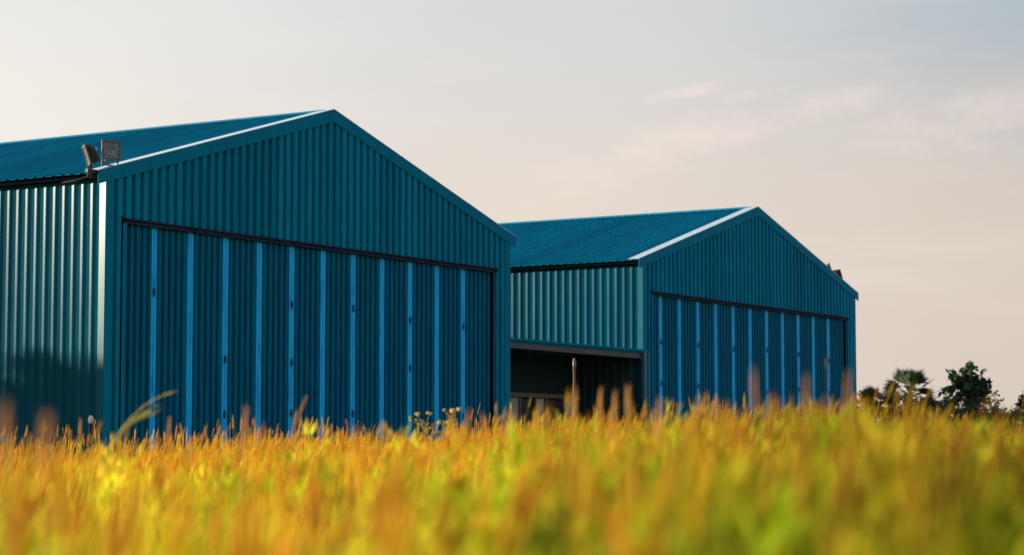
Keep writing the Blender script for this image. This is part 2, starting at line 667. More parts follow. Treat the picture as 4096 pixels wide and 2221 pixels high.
def make_floodlight(label, loc, yaw, tilt, roll=0.0, s=1.0):
    """face looks along local -y before turning; base plate at the origin"""
    f = thing('floodlight', label, 'floodlight', loc, yaw, 'roof edge floodlights')
    rot = Matrix.Translation((0, 0, .31 * s)) @ Matrix.Rotation(roll, 4, 'Y') @ Matrix.Rotation(tilt, 4, 'X')
    # yoke
    mb = MB()
    mb.box(-.15 * s, .15 * s, -.025, .025, 0, .02)
    for sx in (-1, 1):
        mb.box(sx * .165 * s - .015, sx * .165 * s + .015, -.025, .025, .0, .33 * s)
    mb.build('bracket', M['black'], f)
    # housing: tapered pan, deeper in the middle
    mb = MB()
    W_, H_ = .19 * s, .19 * s
    rings = [(-.045, 1.0), (.0, 1.0), (.05, .86), (.12, .55)]
    ids = []
    for y, k in rings:
        b = len(mb.v)
        n = 16
        for q in range(n):
            t = 2 * math.pi * (q + .5) / n
            cx, cz = math.cos(t), math.sin(t)
            m_ = max(abs(cx), abs(cz)) ** .85
            mb.v.append((W_ * k * cx / m_, y * s, H_ * k * cz / m_))
        ids.append((b, n))
    for (b0, n), (b1, _) in zip(ids, ids[1:]):
        for q in range(n):
            mb.f.append((b0 + q, b1 + q, b1 + (q + 1) % n, b0 + (q + 1) % n))
    mb.f.append(tuple(ids[-1][0] + q for q in range(16)))
    mb.f.append(tuple(ids[0][0] + q for q in reversed(range(16))))
    mb.xform(rot)
    hs = mb.build('housing', M['lamp'], f)
    # rim frame
    mb = MB()
    for x0, x1, z0, z1 in ((-.2, .2, .165, .205), (-.2, .2, -.205, -.165), (-.2, -.165, -.164, .164), (.165, .2, -.164, .164)):
        mb.box(x0 * s, x1 * s, -.078 * s, -.047 * s, z0 * s, z1 * s)
    mb.xform(rot)
    mb.build('rim', M['lampframe'], f)
    mb = MB()
    mb.box(-.163 * s, .163 * s, -.062 * s, -.050 * s, -.163 * s, .163 * s)
    mb.xform(rot)
    mb.build('glass', M['glass'], f)
    # gear box under the pan
    mb = MB()
    mb.box(-.09 * s, .09 * s, .03 * s, .15 * s, -.20 * s, -.06 * s)
    mb.xform(rot)
    mb.build('gear_box', M['black'], f, bevel=.012)
    mb = MB()
    mb.tube([(0, .12 * s, .06 * s), (0, .17 * s, .06 * s)], .035 * s, 8)
    mb.xform(rot)
    mb.build('cable_gland', M['palehead'], f)
    return f


vz = lambda x: rooftop(x) + .06
make_floodlight('rusty floodlight seen edge on at the left hangar corner', local(hA, -.22, .22, vz(-.22)), R(-72), R(18), s=1.15)
make_floodlight('brown floodlight facing forward above the left hangar white verge', local(hA, .22, .0, vz(.22)), R(27), R(-4), s=1.1)
make_floodlight('small dark floodlight higher on the right hangar verge', local(hB, 15.73, .25, vz(15.73) - .04), RZ + R(20), R(-20), R(16))
make_floodlight('small dark floodlight lower on the right hangar verge', local(hB, 16.40, .25, vz(16.40) - .04), RZ + R(95), R(-25), R(8))

mbx = MB()
mbx.box(-.62, -.16, -.10, -.02, -.10, -.02)
mbx.box(-.60, -.52, -.13, -.09, -.24, -.02)
mbx.tube([(-.56, -.08, -.02), (-.62, -.09, -.22), (-.74, .15, -.30), (-.80, .5, -.34)], .035, 6)
mbx.tube([(-.16, -.06, -.04), (.02, -.10, -.05)], .05, 7)
o = mbx.build('mounting_bar', M['black'])
o.location = local(hA, .0, 0, rooftop(0) - .02)
o.rotation_euler.z = RZ
tag(o, 'black mounting bar with hanging cable under the left hangar eave corner', 'bracket')

# ------------------------------------------------------------------ small posts in front
p = thing('pole', 'slim weathered wooden pole standing before the dark shed opening', 'pole', (1.24, 46.0, float(gz(1.24, 46.0))))
mb = MB()
mb.tube([(0, 0, -.3), (.0, 0, 1.2), (.012, 0, 2.36)], [.034, .031, .028], 10)
mb.build('shaft', M['polewood'], p, smooth=True)
mb = MB()
mb.tube([(.012, 0, 2.35), (.012, 0, 2.40)], .034, 10)
mb.build('collar', M['black'], p)
mb = MB()
mb.tube([(.012, 0, 2.40), (.012, 0, 2.48), (.006, 0, 2.60)], [.030, .040, .022], 10)
mb.build('pole_cap', M['bench_wood'], p, smooth=True)

p = thing('marker_post', 'short dark post with pale round cap by the left hangar corner', 'post', (-9.33, 50.9, float(gz(-9.33, 50.9))))
mb = MB()
mb.tube([(0, 0, -.2), (0, 0, 1.38)], .05, 12)
mb.build('shaft', M['black'], p, smooth=True)
mb = MB()
mb.tube([(0, 0, 1.38), (0, 0, 1.42), (0, 0, 1.50), (0, 0, 1.56)], [.05, .062, .06, .03], 12)
mb.build('cap', M['palehead'], p, smooth=True)

# ------------------------------------------------------------------ vegetation materials


def leaf_material(name, attr=None, cols=((.03, .06, .015), (.08, .10, .03)), trans=.35, rough=.55, spec=.3):
    m = bpy.data.materials.new(name)
    m.use_nodes = True
    t = m.node_tree
    p = t.nodes['Principled BSDF']
    out = t.nodes['Material Output']
    p.inputs['Roughness'].default_value = rough
    p.inputs['Specular IOR Level'].default_value = spec
    if attr:
        a = N(t, 'ShaderNodeAttribute', attribute_name=attr)
        col = a.outputs['Color']
    else:
        g = N(t, 'ShaderNodeNewGeometry')
        r = N(t, 'ShaderNodeValToRGB')
        r.color_ramp.elements[0].color = (*cols[0], 1)
        r.color_ramp.elements[1].color = (*cols[1], 1)
        t.links.new(g.outputs['Random Per Island'], r.inputs[0])
        col = r.outputs[0]
    t.links.new(col, p.inputs['Base Color'])
    tr = N(t, 'ShaderNodeBsdfTranslucent')
    t.links.new(col, tr.inputs['Color'])
    mx = N(t, 'ShaderNodeMixShader')
    mx.inputs[0].default_value = trans
    t.links.new(p.outputs[0], mx.inputs[1])
    t.links.new(tr.outputs[0], mx.inputs[2])
    t.links.new(mx.outputs[0], out.inputs['Surface'])
    return m


M['grass'] = leaf_material('dry_grass', attr='tint', trans=.5, rough=.7, spec=.06)
M['palm'] = leaf_material('palm_fan', cols=((.022, .045, .022), (.06, .085, .04)), trans=.2)
M['palmdry'] = leaf_material('palm_skirt', cols=((.09, .065, .03), (.16, .11, .05)), trans=.2)
M['broad'] = leaf_material('broad_leaf', cols=((.012, .045, .014), (.035, .085, .022)), trans=.2)
M['shrub'] = leaf_material('shrub_leaf', cols=((.018, .04, .014), (.10, .075, .028)), trans=.25)
M['bark'] = mat('bark', (.10, .07, .045), .9, .1, col2=(.16, .12, .08), nscale=6, bump=.4)
M['head'] = leaf_material('seed_head', cols=((.48, .22, .06), (.62, .31, .08)), trans=.3)
M['stalk'] = leaf_material('stalk', cols=((.40, .30, .06), (.46, .34, .07)), trans=.3)
M['plume'] = leaf_material('plume_blade', cols=((.34, .34, .07), (.50, .42, .10)), trans=.4)
M['flower'] = leaf_material('flower_head', cols=((.62, .36, .22), (.72, .55, .20)), trans=.2)
M['flower_green'] = leaf_material('flower_stem', cols=((.26, .27, .05), (.34, .30, .07)), trans=.2)

# ------------------------------------------------------------------ the grass field
YT_X = np.array([-900, 0, 400, 800, 1000, 1300, 1700, 1900, 2050, 2400, 2700, 3000, 3300, 3500, 3800, 4096, 5000])
YT_Y = np.array([1795, 1805, 1815, 1795, 1768, 1748, 1748, 1715, 1692, 1675, 1658, 1634, 1615, 1640, 1690, 1695, 1700])


def tall(X, Y):
    """height of the stand of grass: taller on the rising ground to the right and far side"""
    px = 2048 + X / Y * FPX
    yt = np.interp(px, YT_X, YT_Y)
    side = sstep(600, 2600, px)
    yt = yt + (95 * (1 - side) * (1 - sstep(3.5, 15, Y)) + 60 * side * (1 - sstep(2.8, 6.5, Y)))
    yt = yt + 55 * side * sstep(12, 24, Y)
    h = CAMZ + (1863 - yt) * Y / FPX - gz(X, Y)
    return np.clip(h, .55, 1.42 + .25 * side)


def vnoise(X, Y, s, seed):
    r = np.random.default_rng(seed)
    out = np.zeros_like(X)
    for k in range(5):
        a = r.uniform(0, 2 * math.pi)
        f = s * r.uniform(.6, 1.8)
        out += np.sin((X * math.cos(a) + Y * math.sin(a)) * f + r.uniform(0, 6.28))
    return out / 5


def field_points(y0, y1, dens, halfw):
    A = halfw * (y1 * y1 - y0 * y0) + 2 * 1.0 * (y1 - y0)
    n = int(A * dens)
    Y = np.sqrt(rng.uniform(y0 * y0, y1 * y1, n))
    X = rng.uniform(-1, 1, n) * (halfw * Y + 1.0)
    return X, Y


def keep_outside(X, Y):
    """no grass inside the buildings"""
    def inside(ox, oy):
        u = (X - ox) * T.x + (Y - oy) * T.y
        v = (X - ox) * B_.x + (Y - oy) * B_.y
        return (u > -.25) & (u < HW + .25) & (v > -.35) & (v < HL + .3)
    u = (X - BX) * T.x + (Y - BY) * T.y
    v = (X - BX) * B_.x + (Y - BY) * B_.y
    return ~(inside(AX, AY) | inside(BX, BY) | ((u > -9.8) & (u < .4) & (v > -.4) & (v < 3)))


def build_grass():
    V, F4, COL = [], [], []
    nv = 0

    def palette(X, Y, n):
        px = 2048 + X / np.maximum(Y, 1) * FPX
        patch = vnoise(X, Y, 1.3, 3) * .65 + vnoise(X, Y, 4.0, 5) * .75
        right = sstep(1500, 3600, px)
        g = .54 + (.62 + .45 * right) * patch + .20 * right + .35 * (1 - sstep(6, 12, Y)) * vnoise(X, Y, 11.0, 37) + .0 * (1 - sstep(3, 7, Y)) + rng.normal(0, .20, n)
        g = np.clip(g, 0, 1)[:, None]
        orange = np.array([.83, .50, .034])
        yellow = np.array([.83, .64, .034])
        green = np.array([.38, .52, .010])
        c = np.where(g < .5, orange + (yellow - orange) * g * 2, yellow + (green - yellow) * (g - .5) * 2)
        c = c * rng.normal(1, .14, (n, 1)).clip(.6, 1.35)
        c = c * (1 + .30 * vnoise(X, Y, 5.5, 31) + .22 * vnoise(X, Y, 1.7, 33) + .38 * (1 - sstep(6, 12, Y)) * vnoise(X, Y, 13.0, 35))[:, None].clip(.4, 1.4)
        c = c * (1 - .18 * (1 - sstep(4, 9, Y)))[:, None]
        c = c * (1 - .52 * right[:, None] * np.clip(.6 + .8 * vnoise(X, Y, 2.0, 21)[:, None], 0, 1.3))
        brown = rng.random((n, 1)) < .10
        return np.where(brown, c * np.array([.62, .48, .55]), c)

    def blades(X, Y, H, wid, lean, bend):
        nonlocal nv
        n = len(X)
        Z = gz(X, Y) - .03
        az = rng.uniform(0, 2 * math.pi, n)
        lx = np.cos(az) * lean + .17
        ly = np.sin(az) * lean
        fa = rng.uniform(0, 2 * math.pi, n)
        wx, wy = np.cos(fa), np.sin(fa)
        ts = np.array([0, .35, .7, 1.0])
        ws = np.array([1, .9, .6, .06])
        ring = []
        for t, w in zip(ts, ws):
            off = t * .55 + t * t * .45 * bend * 2
            cx = X + lx * H * off
            cy = Y + ly * H * off
            cz = Z + H * (t - .12 * bend * t * t)
            hw = wid * w * .5
            ring.append(np.stack([cx - wx * hw, cy - wy * hw, cz], 1))
            ring.append(np.stack([cx + wx * hw, cy + wy * hw, cz], 1))
        P = np.stack(ring, 1).reshape(-1, 3)
        base = nv + np.arange(n) * 8
        for k in range(3):
            F4.append(np.stack([base + 2 * k, base + 2 * k + 1, base + 2 * k + 3, base + 2 * k + 2], 1))
        V.append(P)
        nv += len(P)
        return 8

    def heads(X, Y, H, L, rad, lx, ly):
        """culm as a thin strip plus a spindle shaped seed head"""
        nonlocal nv
        n = len(X)
        Z = gz(X, Y) - .03
        m = 5
        top = np.stack([X + lx * H, Y + ly * H, Z + H], 1)
        d = np.stack([lx * 1.25, ly * 1.25, np.ones(n)], 1)
        d /= np.linalg.norm(d, axis=1, keepdims=True)
        st = top - d * L[:, None]
        fa = rng.uniform(0, 2 * math.pi, n)
        w = np.stack([np.cos(fa), np.sin(fa), np.zeros(n)], 1) * (rad * .16)[:, None]
        root = np.stack([X, Y, Z], 1)
        mid = root * .5 + st * .5 - np.stack([lx, ly, np.zeros(n)], 1) * (H * .12)[:, None]
        P = np.stack([root - w, root + w, mid - w, mid + w, st - w, st + w], 1).reshape(-1, 3)
        base = nv + np.arange(n) * 6
        for k in range(2):
            F4.append(np.stack([base + 2 * k, base + 2 * k + 1, base + 2 * k + 3, base + 2 * k + 2], 1))
        V.append(P)
        nv += len(P)
        # spindle
        a = np.cross(d, np.array([0.3, 1, 0.1]))
        a /= np.linalg.norm(a, axis=1, keepdims=True)
        b = np.cross(d, a)
        rr = np.array([.35, .95, 1.0, .7, .12])
        tt = np.array([0, .18, .5, .8, 1.05])
        rings = []
        for t, r_ in zip(tt, rr):
            c = st + d * (L * t)[:, None]
            jit = rng.uniform(.7, 1.3, (n, m))
            for k in range(m):
                an = 2 * math.pi * k / m + t * 2
                rings.append(c + (a * math.cos(an) + b * math.sin(an)) * (rad * r_ * jit[:, k])[:, None])
        P = np.stack(rings, 1).reshape(-1, 3)
        base = nv + np.arange(n) * (5 * m)
        for q in range(4):
            for k in range(m):
                F4.append(np.stack([base + q * m + k, base + q * m + (k + 1) % m,
                                    base + (q + 1) * m + (k + 1) % m, base + (q + 1) * m + k], 1))
        V.append(P)
        nv += len(P)

    # (y0, y1, tufts per m2, half width per metre, blades per tuft, blade width, heads per tuft)
    bands = [(2.3, 6, 360, .30, 9, .0042, .10), (6, 14, 150, .28, 9, .005, .22), (14, 30, 60, .27, 9, .0065, .5),
             (30, 56, 26, .27, 7, .011, .7), (56, 120, 5, .27, 6, .03, .6),
             (4, 30, 7, .75, 7, .014, .8), (30, 70, 2.5, .7, 7, .03, .6)]
    for bi, (y0, y1, dens, hw, nb, bw, nh) in enumerate(bands):
        X, Y = field_points(y0, y1, dens, hw)
        if bi >= 5:
            k = np.abs(X) > .27 * Y + 1
            X, Y = X[k], Y[k]
        k = keep_outside(X, Y)
        X, Y = X[k], Y[k]
        n = len(X)
        H = tall(X, Y) + .005 * np.minimum(Y, 30) * (vnoise(X, Y, 5.0, 8) + 1.2 * vnoise(X, Y, 1.6, 9))
        H += (.003 * np.minimum(Y, 30) + .01) * rng.normal(-1.0, 1.2, n).clip(-5, 1.2)
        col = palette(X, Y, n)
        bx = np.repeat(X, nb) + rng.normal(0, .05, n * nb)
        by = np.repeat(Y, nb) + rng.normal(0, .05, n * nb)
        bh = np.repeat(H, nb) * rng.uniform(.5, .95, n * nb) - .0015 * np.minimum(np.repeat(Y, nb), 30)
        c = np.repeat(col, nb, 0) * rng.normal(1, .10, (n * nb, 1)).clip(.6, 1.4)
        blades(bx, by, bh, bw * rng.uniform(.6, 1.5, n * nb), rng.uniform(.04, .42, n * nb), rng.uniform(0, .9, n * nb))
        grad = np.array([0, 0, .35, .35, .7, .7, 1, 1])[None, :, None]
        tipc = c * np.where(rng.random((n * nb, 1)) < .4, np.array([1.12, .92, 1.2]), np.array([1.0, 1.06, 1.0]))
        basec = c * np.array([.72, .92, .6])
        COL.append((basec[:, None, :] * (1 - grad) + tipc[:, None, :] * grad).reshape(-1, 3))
        # seed heads
        m = int(n * nh)
        ii = rng.integers(0, n, m)
        hx = X[ii] + rng.normal(0, .06, m)
        hy = Y[ii] + rng.normal(0, .06, m)
        hh = tall(hx, hy) + (.0042 * np.minimum(hy, 26)) * (rng.normal(-.3, 1, m).clip(-4, 2) + (rng.random(m) < .12) * rng.exponential(1.2, m).clip(0, 2.6)) + .005 * np.minimum(hy, 30) * (vnoise(hx, hy, 5.0, 8) + 1.2 * vnoise(hx, hy, 1.6, 9))
        Lh = rng.uniform(.07, .17, m) * (1 if y0 < 30 else 1.2)
        rd = Lh * rng.uniform(.032, .055, m)
        heads(hx, hy, hh, Lh, rd, rng.normal(.13, .12, m), rng.normal(0, .10, m))
        hc = np.where(rng.random((m, 1)) < .7, np.array([.62, .275, .03]), np.array([.74, .46, .025])) * rng.normal(1, .16, (m, 1)).clip(.6, 1.4)
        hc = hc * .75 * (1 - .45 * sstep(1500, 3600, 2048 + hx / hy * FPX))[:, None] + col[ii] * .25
        sc = col[ii]
        COL.append(np.repeat(sc, 6, 0))
        COL.append(np.repeat(hc, 25, 0))
    # leafy weeds growing through the grass, mostly on the right: clumps of fresh green upright leaves
    nc = 1500
    Yc = np.sqrt(rng.uniform(3.2 ** 2, 15 ** 2, nc))
    Xc = rng.uniform(-1, 1, nc) * (.29 * Yc + .6)
    side = sstep(500, 3300, 2048 + Xc / Yc * FPX)
    k = rng.random(nc) < .10 + .80 * side
    Xc, Yc, side = Xc[k], Yc[k], side[k]
    nc, nl = len(Xc), 46
    Hc = tall(Xc, Yc) * rng.uniform(.70, .90, nc) - .045 - .004 * Yc
    rc = rng.uniform(.05, .13, nc) * (Yc / 9).clip(.55, 1.6)
    o = rng.normal(0, .55, (nc, nl, 3)).clip(-1, 1) * rc[:, None, None] * np.array([.75, 1, 1.3])
    ctr = np.stack([Xc, Yc, gz(Xc, Yc) + Hc], 1)[:, None, :] + o
    ctr = ctr.reshape(-1, 3)
    n = len(ctr)
    d = rng.normal(0, .42, (n, 3)) + np.array([.28, 0, 1.0])
    d /= np.linalg.norm(d, axis=1, keepdims=True)
    w = np.cross(d, rng.normal(0, 1, (n, 3)))
    w /= np.linalg.norm(w, axis=1, keepdims=True)
    Ll = rng.uniform(.05, .13, (n, 1))
    wl = Ll * rng.uniform(.05, .10, (n, 1))
    P = np.stack([ctr, ctr + d * Ll * .45 + w * wl, ctr + d * Ll, ctr + d * Ll * .45 - w * wl], 1).reshape(-1, 3)
    F4.append((nv + np.arange(n * 4)).reshape(n, 4))
    V.append(P)
    nv += len(P)
    hue = rng.random((nc, 1))
    cc = np.where(hue < .55, np.array([.34, .45, .012]), np.where(hue < .85, np.array([.66, .56, .025]), np.array([.60, .34, .025])))
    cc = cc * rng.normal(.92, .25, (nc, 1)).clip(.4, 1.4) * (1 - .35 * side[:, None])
    COL.append(np.repeat(np.repeat(cc, nl, 0) * rng.normal(1, .18, (n, 1)).clip(.5, 1.5), 4, 0))
    V = np.concatenate(V).astype(np.float32)
    F = np.concatenate(F4).astype(np.int32)
    K = np.concatenate(COL).clip(0.005, .85)
    me = bpy.data.meshes.new('grass_field')
    me.vertices.add(len(V))
    me.vertices.foreach_set('co', V.ravel())
    me.loops.add(F.size)
    me.loops.foreach_set('vertex_index', F.ravel())
    me.polygons.add(len(F))
    me.polygons.foreach_set('loop_start', np.arange(0, F.size, 4, dtype=np.int32))
    me.polygons.foreach_set('loop_total', np.full(len(F), 4, dtype=np.int32))
    at = me.attributes.new('tint', 'FLOAT_COLOR', 'POINT')
    at.data.foreach_set('color', np.concatenate([K, np.ones((len(K), 1))], 1).astype(np.float32).ravel())
    me.update(calc_edges=True)
    me.materials.append(M['grass'])
    o = bpy.data.objects.new('grass_field', me)
    C.objects.link(o)
    tag(o, 'dry golden and green grass field in the foreground', 'grass', kind='stuff')
    print('grass verts', len(V), 'faces', len(F))


build_grass()


# ------------------------------------------------------------------ single tall seed stalks
def seed_stalk(px, ytop, Y, L, rad, lean, label):
    rad = rad * (.5 if px < 2700 else .34)
    L = L * 1.25
    X = (px - 2048) / FPX * Y
    z0 = float(gz(X, Y))
    zt = CAMZ + (1863 - ytop) / FPX * Y
    t = thing('foxtail_stalk', label, 'grass stalk', (X, Y, z0), 0, 'tall foxtail stalks rising above the grass')
    H = zt - z0
    d = Vector((lean, random.uniform(-.1, .1) * abs(lean), 1)).normalized()
    tip = Vector((0, 0, H))
    base = tip - d * L
    root = Vector((base.x - lean * H * .45, 0, 0))
    mb = MB()
    mb.tube([root, root.lerp(base, .5) + Vector((-lean * .05, 0, 0)), base], [rad * .2, rad * .18, rad * .15], 5)
    mb.build('stem', M['stalk'], t, smooth=True)
    mb = MB()
    n = 9
    mb.tube([base + d * (L * k / (n - 1)) for k in range(n)],
            [rad * (.25 + .85 * math.sin(math.pi * min(1, (k + .7) / n)) ** .6) * random.uniform(.85, 1.1) for k in range(n - 1)] + [rad * .1], 8)
    a = d.orthogonal().normalized()
    b = d.cross(a)
    for i in range(150):                     # bristles
        tt = random.random()
        an = random.uniform(0, 6.283)
        r = (a * math.cos(an) + b * math.sin(an))
        p0 = base + d * (L * tt) + r * rad * .6
        p1 = p0 + r * rad * random.uniform(.4, .9) + d * L * .10
        s = d.cross(r) * rad * .09
        mb.face(p0 - s, p0 + s, p1)
    mb.build('seed_head', M['head'], t)


seed_stalk(24, 1618, 4.2, .10, .0135, -.02, 'blurred brown seed head standing at the far left edge')
seed_stalk(190, 1660, 4.0, .085, .013, .02, 'blurred brown seed head before the left hangar side wall')
seed_stalk(326, 1674, 15.5, .12, .014, .03, 'slim foxtail just left of the left hangar corner')
seed_stalk(680, 1672, 12.5, .11, .012, .0, 'upright foxtail between the first and second blue door strips')
seed_stalk(986, 1634, 9.0, .16, .015, .05, 'tall pointed foxtail between the third and fourth blue door strips')
seed_stalk(1226, 1586, 13.0, .17, .009, .38, 'leaning thin foxtail left of centre against the blue doors')
seed_stalk(2404, 1556, 10.5, .13, .0145, .04, 'left one of three foxtails before the dark shed opening')
seed_stalk(2462, 1566, 10.0, .12, .014, .05, 'middle one of three foxtails before the dark shed opening')
seed_stalk(2512, 1546, 9.5, .11, .015, -.01, 'right one of three foxtails before the dark shed opening')
seed_stalk(2300, 1552, 9.0, .10, .011, .0, 'blurred foxtail right beside the wooden pole')
seed_stalk(3012, 1480, 6.5, .10, .011, -.06, 'faint tall foxtail before the right hangar doors')
seed_stalk(3228, 1500, 6.8, .09, .010, .05, 'faint foxtail before the rightmost door strips of the right hangar')
seed_stalk(3395, 1488, 6.6, .11, .010, .08, 'faint foxtail before the right corner of the right hangar')
seed_stalk(2640, 1600, 8.5, .13, .015, .05, 'blurred foxtail before the left corner of the right hangar')


def build_plume():
    Y = 15.0
    X = (372 - 2048) / FPX * Y
    z0 = float(gz(X, Y))
    t = thing('arching_grass', 'pale green grass plume arching right in front of the left hangar doors', 'grass clump', (X, Y, z0))
    for i in range(9):
        ex = random.uniform(.34, .515) if i > 1 else (.515, .50)[i]
        ez = CAMZ - z0 + .30 + (ex - .30) * .80 + random.uniform(-.05, .02)
        P0 = Vector((random.uniform(-.02, .03), random.uniform(-.05, .05), CAMZ - z0 - .35))
        P1 = Vector((random.uniform(.0, .05), 0, CAMZ - z0 + .16))
        P2 = Vector((ex * .62, random.uniform(-.04, .04), ez - .045))
        P3 = Vector((ex, random.uniform(-.08, .08), ez))
        pts = []
        for k in range(11):
            s = k / 10
            pts.append(P0 * (1 - s) ** 3 + P1 * 3 * s * (1 - s) ** 2 + P2 * 3 * s * s * (1 - s) + P3 * s ** 3)
        mb = MB()
        mb.tube([(0, 0, 0)] + pts, [.004] + [.0036 - .0026 * k / 10 for k in range(11)], 5)
        # fine awns on the outer half
        for k in range(90):
            s = random.uniform(.45, 1)
            j = min(9, int(s * 10))
            p0 = pts[j].lerp(pts[j + 1], s * 10 - j)
            d = (pts[j + 1] - pts[j]).normalized()
            q = p0 + d * random.uniform(.02, .06) + Vector((random.uniform(-.006, .006), random.uniform(-.01, .01), random.uniform(-.012, .010)))
            sd_ = Vector((0, .0, .0013))
            mb.face(p0 - sd_, p0 + sd_, q)
        mb.build('blade', M['plume'], t)


build_plume()


def wildflower(px, Y, label, stems):
    X = (px - 2048) / FPX * Y
    z0 = float(gz(X, Y))
    t = thing('wildflower', label, 'wildflower', (X, Y, z0), 0, 'thistle like wildflowers in the grass')
    k = Y / FPX
    zz = lambda y: CAMZ - z0 + (1863 - y) * k
    xx = lambda x: (x - px) * k
    mb = MB()
    for chain, heads in stems:
        pts = [Vector((xx(x), random.uniform(-.03, .03), zz(y))) for x, y in chain]
        mb.tube(pts, [.0085 - .004 * i / max(1, len(pts) - 1) for i in range(len(pts))], 6)
    mb.tube([(0, 0, 0), (0, 0, zz(stems[0][0][0][1]))], .010, 6)
    # narrow leaves along the stem
    for i in range(26):
        z = random.uniform(zz(1790), zz(1690))
        an = random.uniform(0, 6.28)
        d = Vector((math.cos(an), math.sin(an), .8)).normalized()
        p0 = Vector((0, 0, z))
        p1 = p0 + d * random.uniform(.05, .10)
        s = Vector((-math.sin(an), math.cos(an), 0)) * .008
        mid = p0.lerp(p1, .45)
        mb.face(p0, mid + s, p1, mid - s)
    mb.build('stem', M['flower_green'], t)
    for chain, heads in stems:
        for hx, hy, r in heads:
            m2 = MB()
            c = Vector((xx(hx), random.uniform(-.03, .03), zz(hy)))
            rr = r * k * .78
            n = 10
            m2.tube([c + Vector((0, 0, -rr * .9)), c + Vector((0, 0, -rr * .3)), c + Vector((0, 0, rr * .25)), c + Vector((0, 0, rr * .5))],
                    [rr * .35, rr * .85, rr * .95, rr * .5], n)
            for q in range(26):
                an = random.uniform(0, 6.28)
                d = Vector((math.cos(an), math.sin(an), random.uniform(.2, 1.6))).normalized()
                p0 = c + d * rr * .5
                p1 = c + d * rr * random.uniform(1.1, 1.5)
                s = d.orthogonal().normalized() * rr * .16
                m2.face(p0 - s, p0 + s, p1)
            m2.build('flower_head', M['flower'] if random.random() < .7 else M['stalk'], t)


wildflower(1700, 26.0, 'branching pale flowered thistle left of the other one, many small heads', [
    ([(1702, 1790), (1700, 1745), (1697, 1715)], []),
    ([(1697, 1715), (1688, 1690), (1676, 1672)], [(1672, 1658, 12), (1664, 1656, 8), (1686, 1684, 9), (1693, 1690, 8)]),
    ([(1697, 1715), (1706, 1690), (1716, 1668)], [(1712, 1654, 10), (1722, 1656, 9)]),
    ([(1690, 1700), (1664, 1692), (1645, 1682)], [(1643, 1672, 10), (1666, 1680, 8), (1643, 1682, 7)]),
    ([(1702, 1735), (1725, 1715), (1742, 1700)], [(1738, 1700, 11), (1757, 1692, 11), (1745, 1728, 10), (1730, 1702, 8)]),
    ([(1702, 1750), (1730, 1735), (1755, 1738)], [(1756, 1740, 8), (1760, 1728, 7), (1732, 1735, 9), (1722, 1750, 9), (1710, 1716, 10), (1720, 1712, 8)]),
])
wildflower(1806, 26.5, 'slender thistle with three spread heads, right of the bushier one', [
    ([(1806, 1790), (1806, 1720), (1805, 1690), (1808, 1665)], [(1810, 1644, 14), (1816, 1642, 9)]),
    ([(1806, 1690), (1795, 1665), (1781, 1646)], [(1778, 1642, 9)]),
    ([(1808, 1668), (1822, 1650), (1834, 1642)], [(1836, 1638, 12)]),
    ([(1806, 1715), (1796, 1702), (1788, 1694)], [(1787, 1692, 10), (1792, 1687, 7)]),
    ([(1806, 1712), (1818, 1704), (1828, 1702)], [(1812, 1698, 10), (1829, 1702, 8), (1826, 1718, 7), (1788, 1710, 6)]),
])


# ------------------------------------------------------------------ trees
def leaf_quad(mb, c, d, n, L, w):
    s = d.cross(n)
    if s.length < 1e-4:
        s = d.orthogonal()
    s = s.normalized() * w
    mb.face(c, c + d * L * .4 + s, c + d * L, c + d * L * .4 - s)


def rvec():
    while True:
        v = Vector((random.uniform(-1, 1), random.uniform(-1, 1), random.uniform(-1, 1)))
        if .05 < v.length < 1:
            return v.normalized()


def fan(mb, c, d, up, R_, n=16, spread=125):
    """one palmate leaf: segments in a fan around direction d, gently folded"""
    side = d.cross(up).normalized()
    for i in range(n):
        a = R((i / (n - 1) - .5) * spread)
        v = (d * math.cos(a) + side * math.sin(a)).normalized()
        L = R_ * (1 - .25 * abs(i / (n - 1) - .5) * 2) * random.uniform(.85, 1.05)
        droop = Vector((0, 0, -L * random.uniform(.02, .16)))
        w = v.cross(up).normalized() * R_ * .045
        m_ = c + v * L * .55
        mb.face(c, m_ + w, c + v * L + droop, m_ - w)


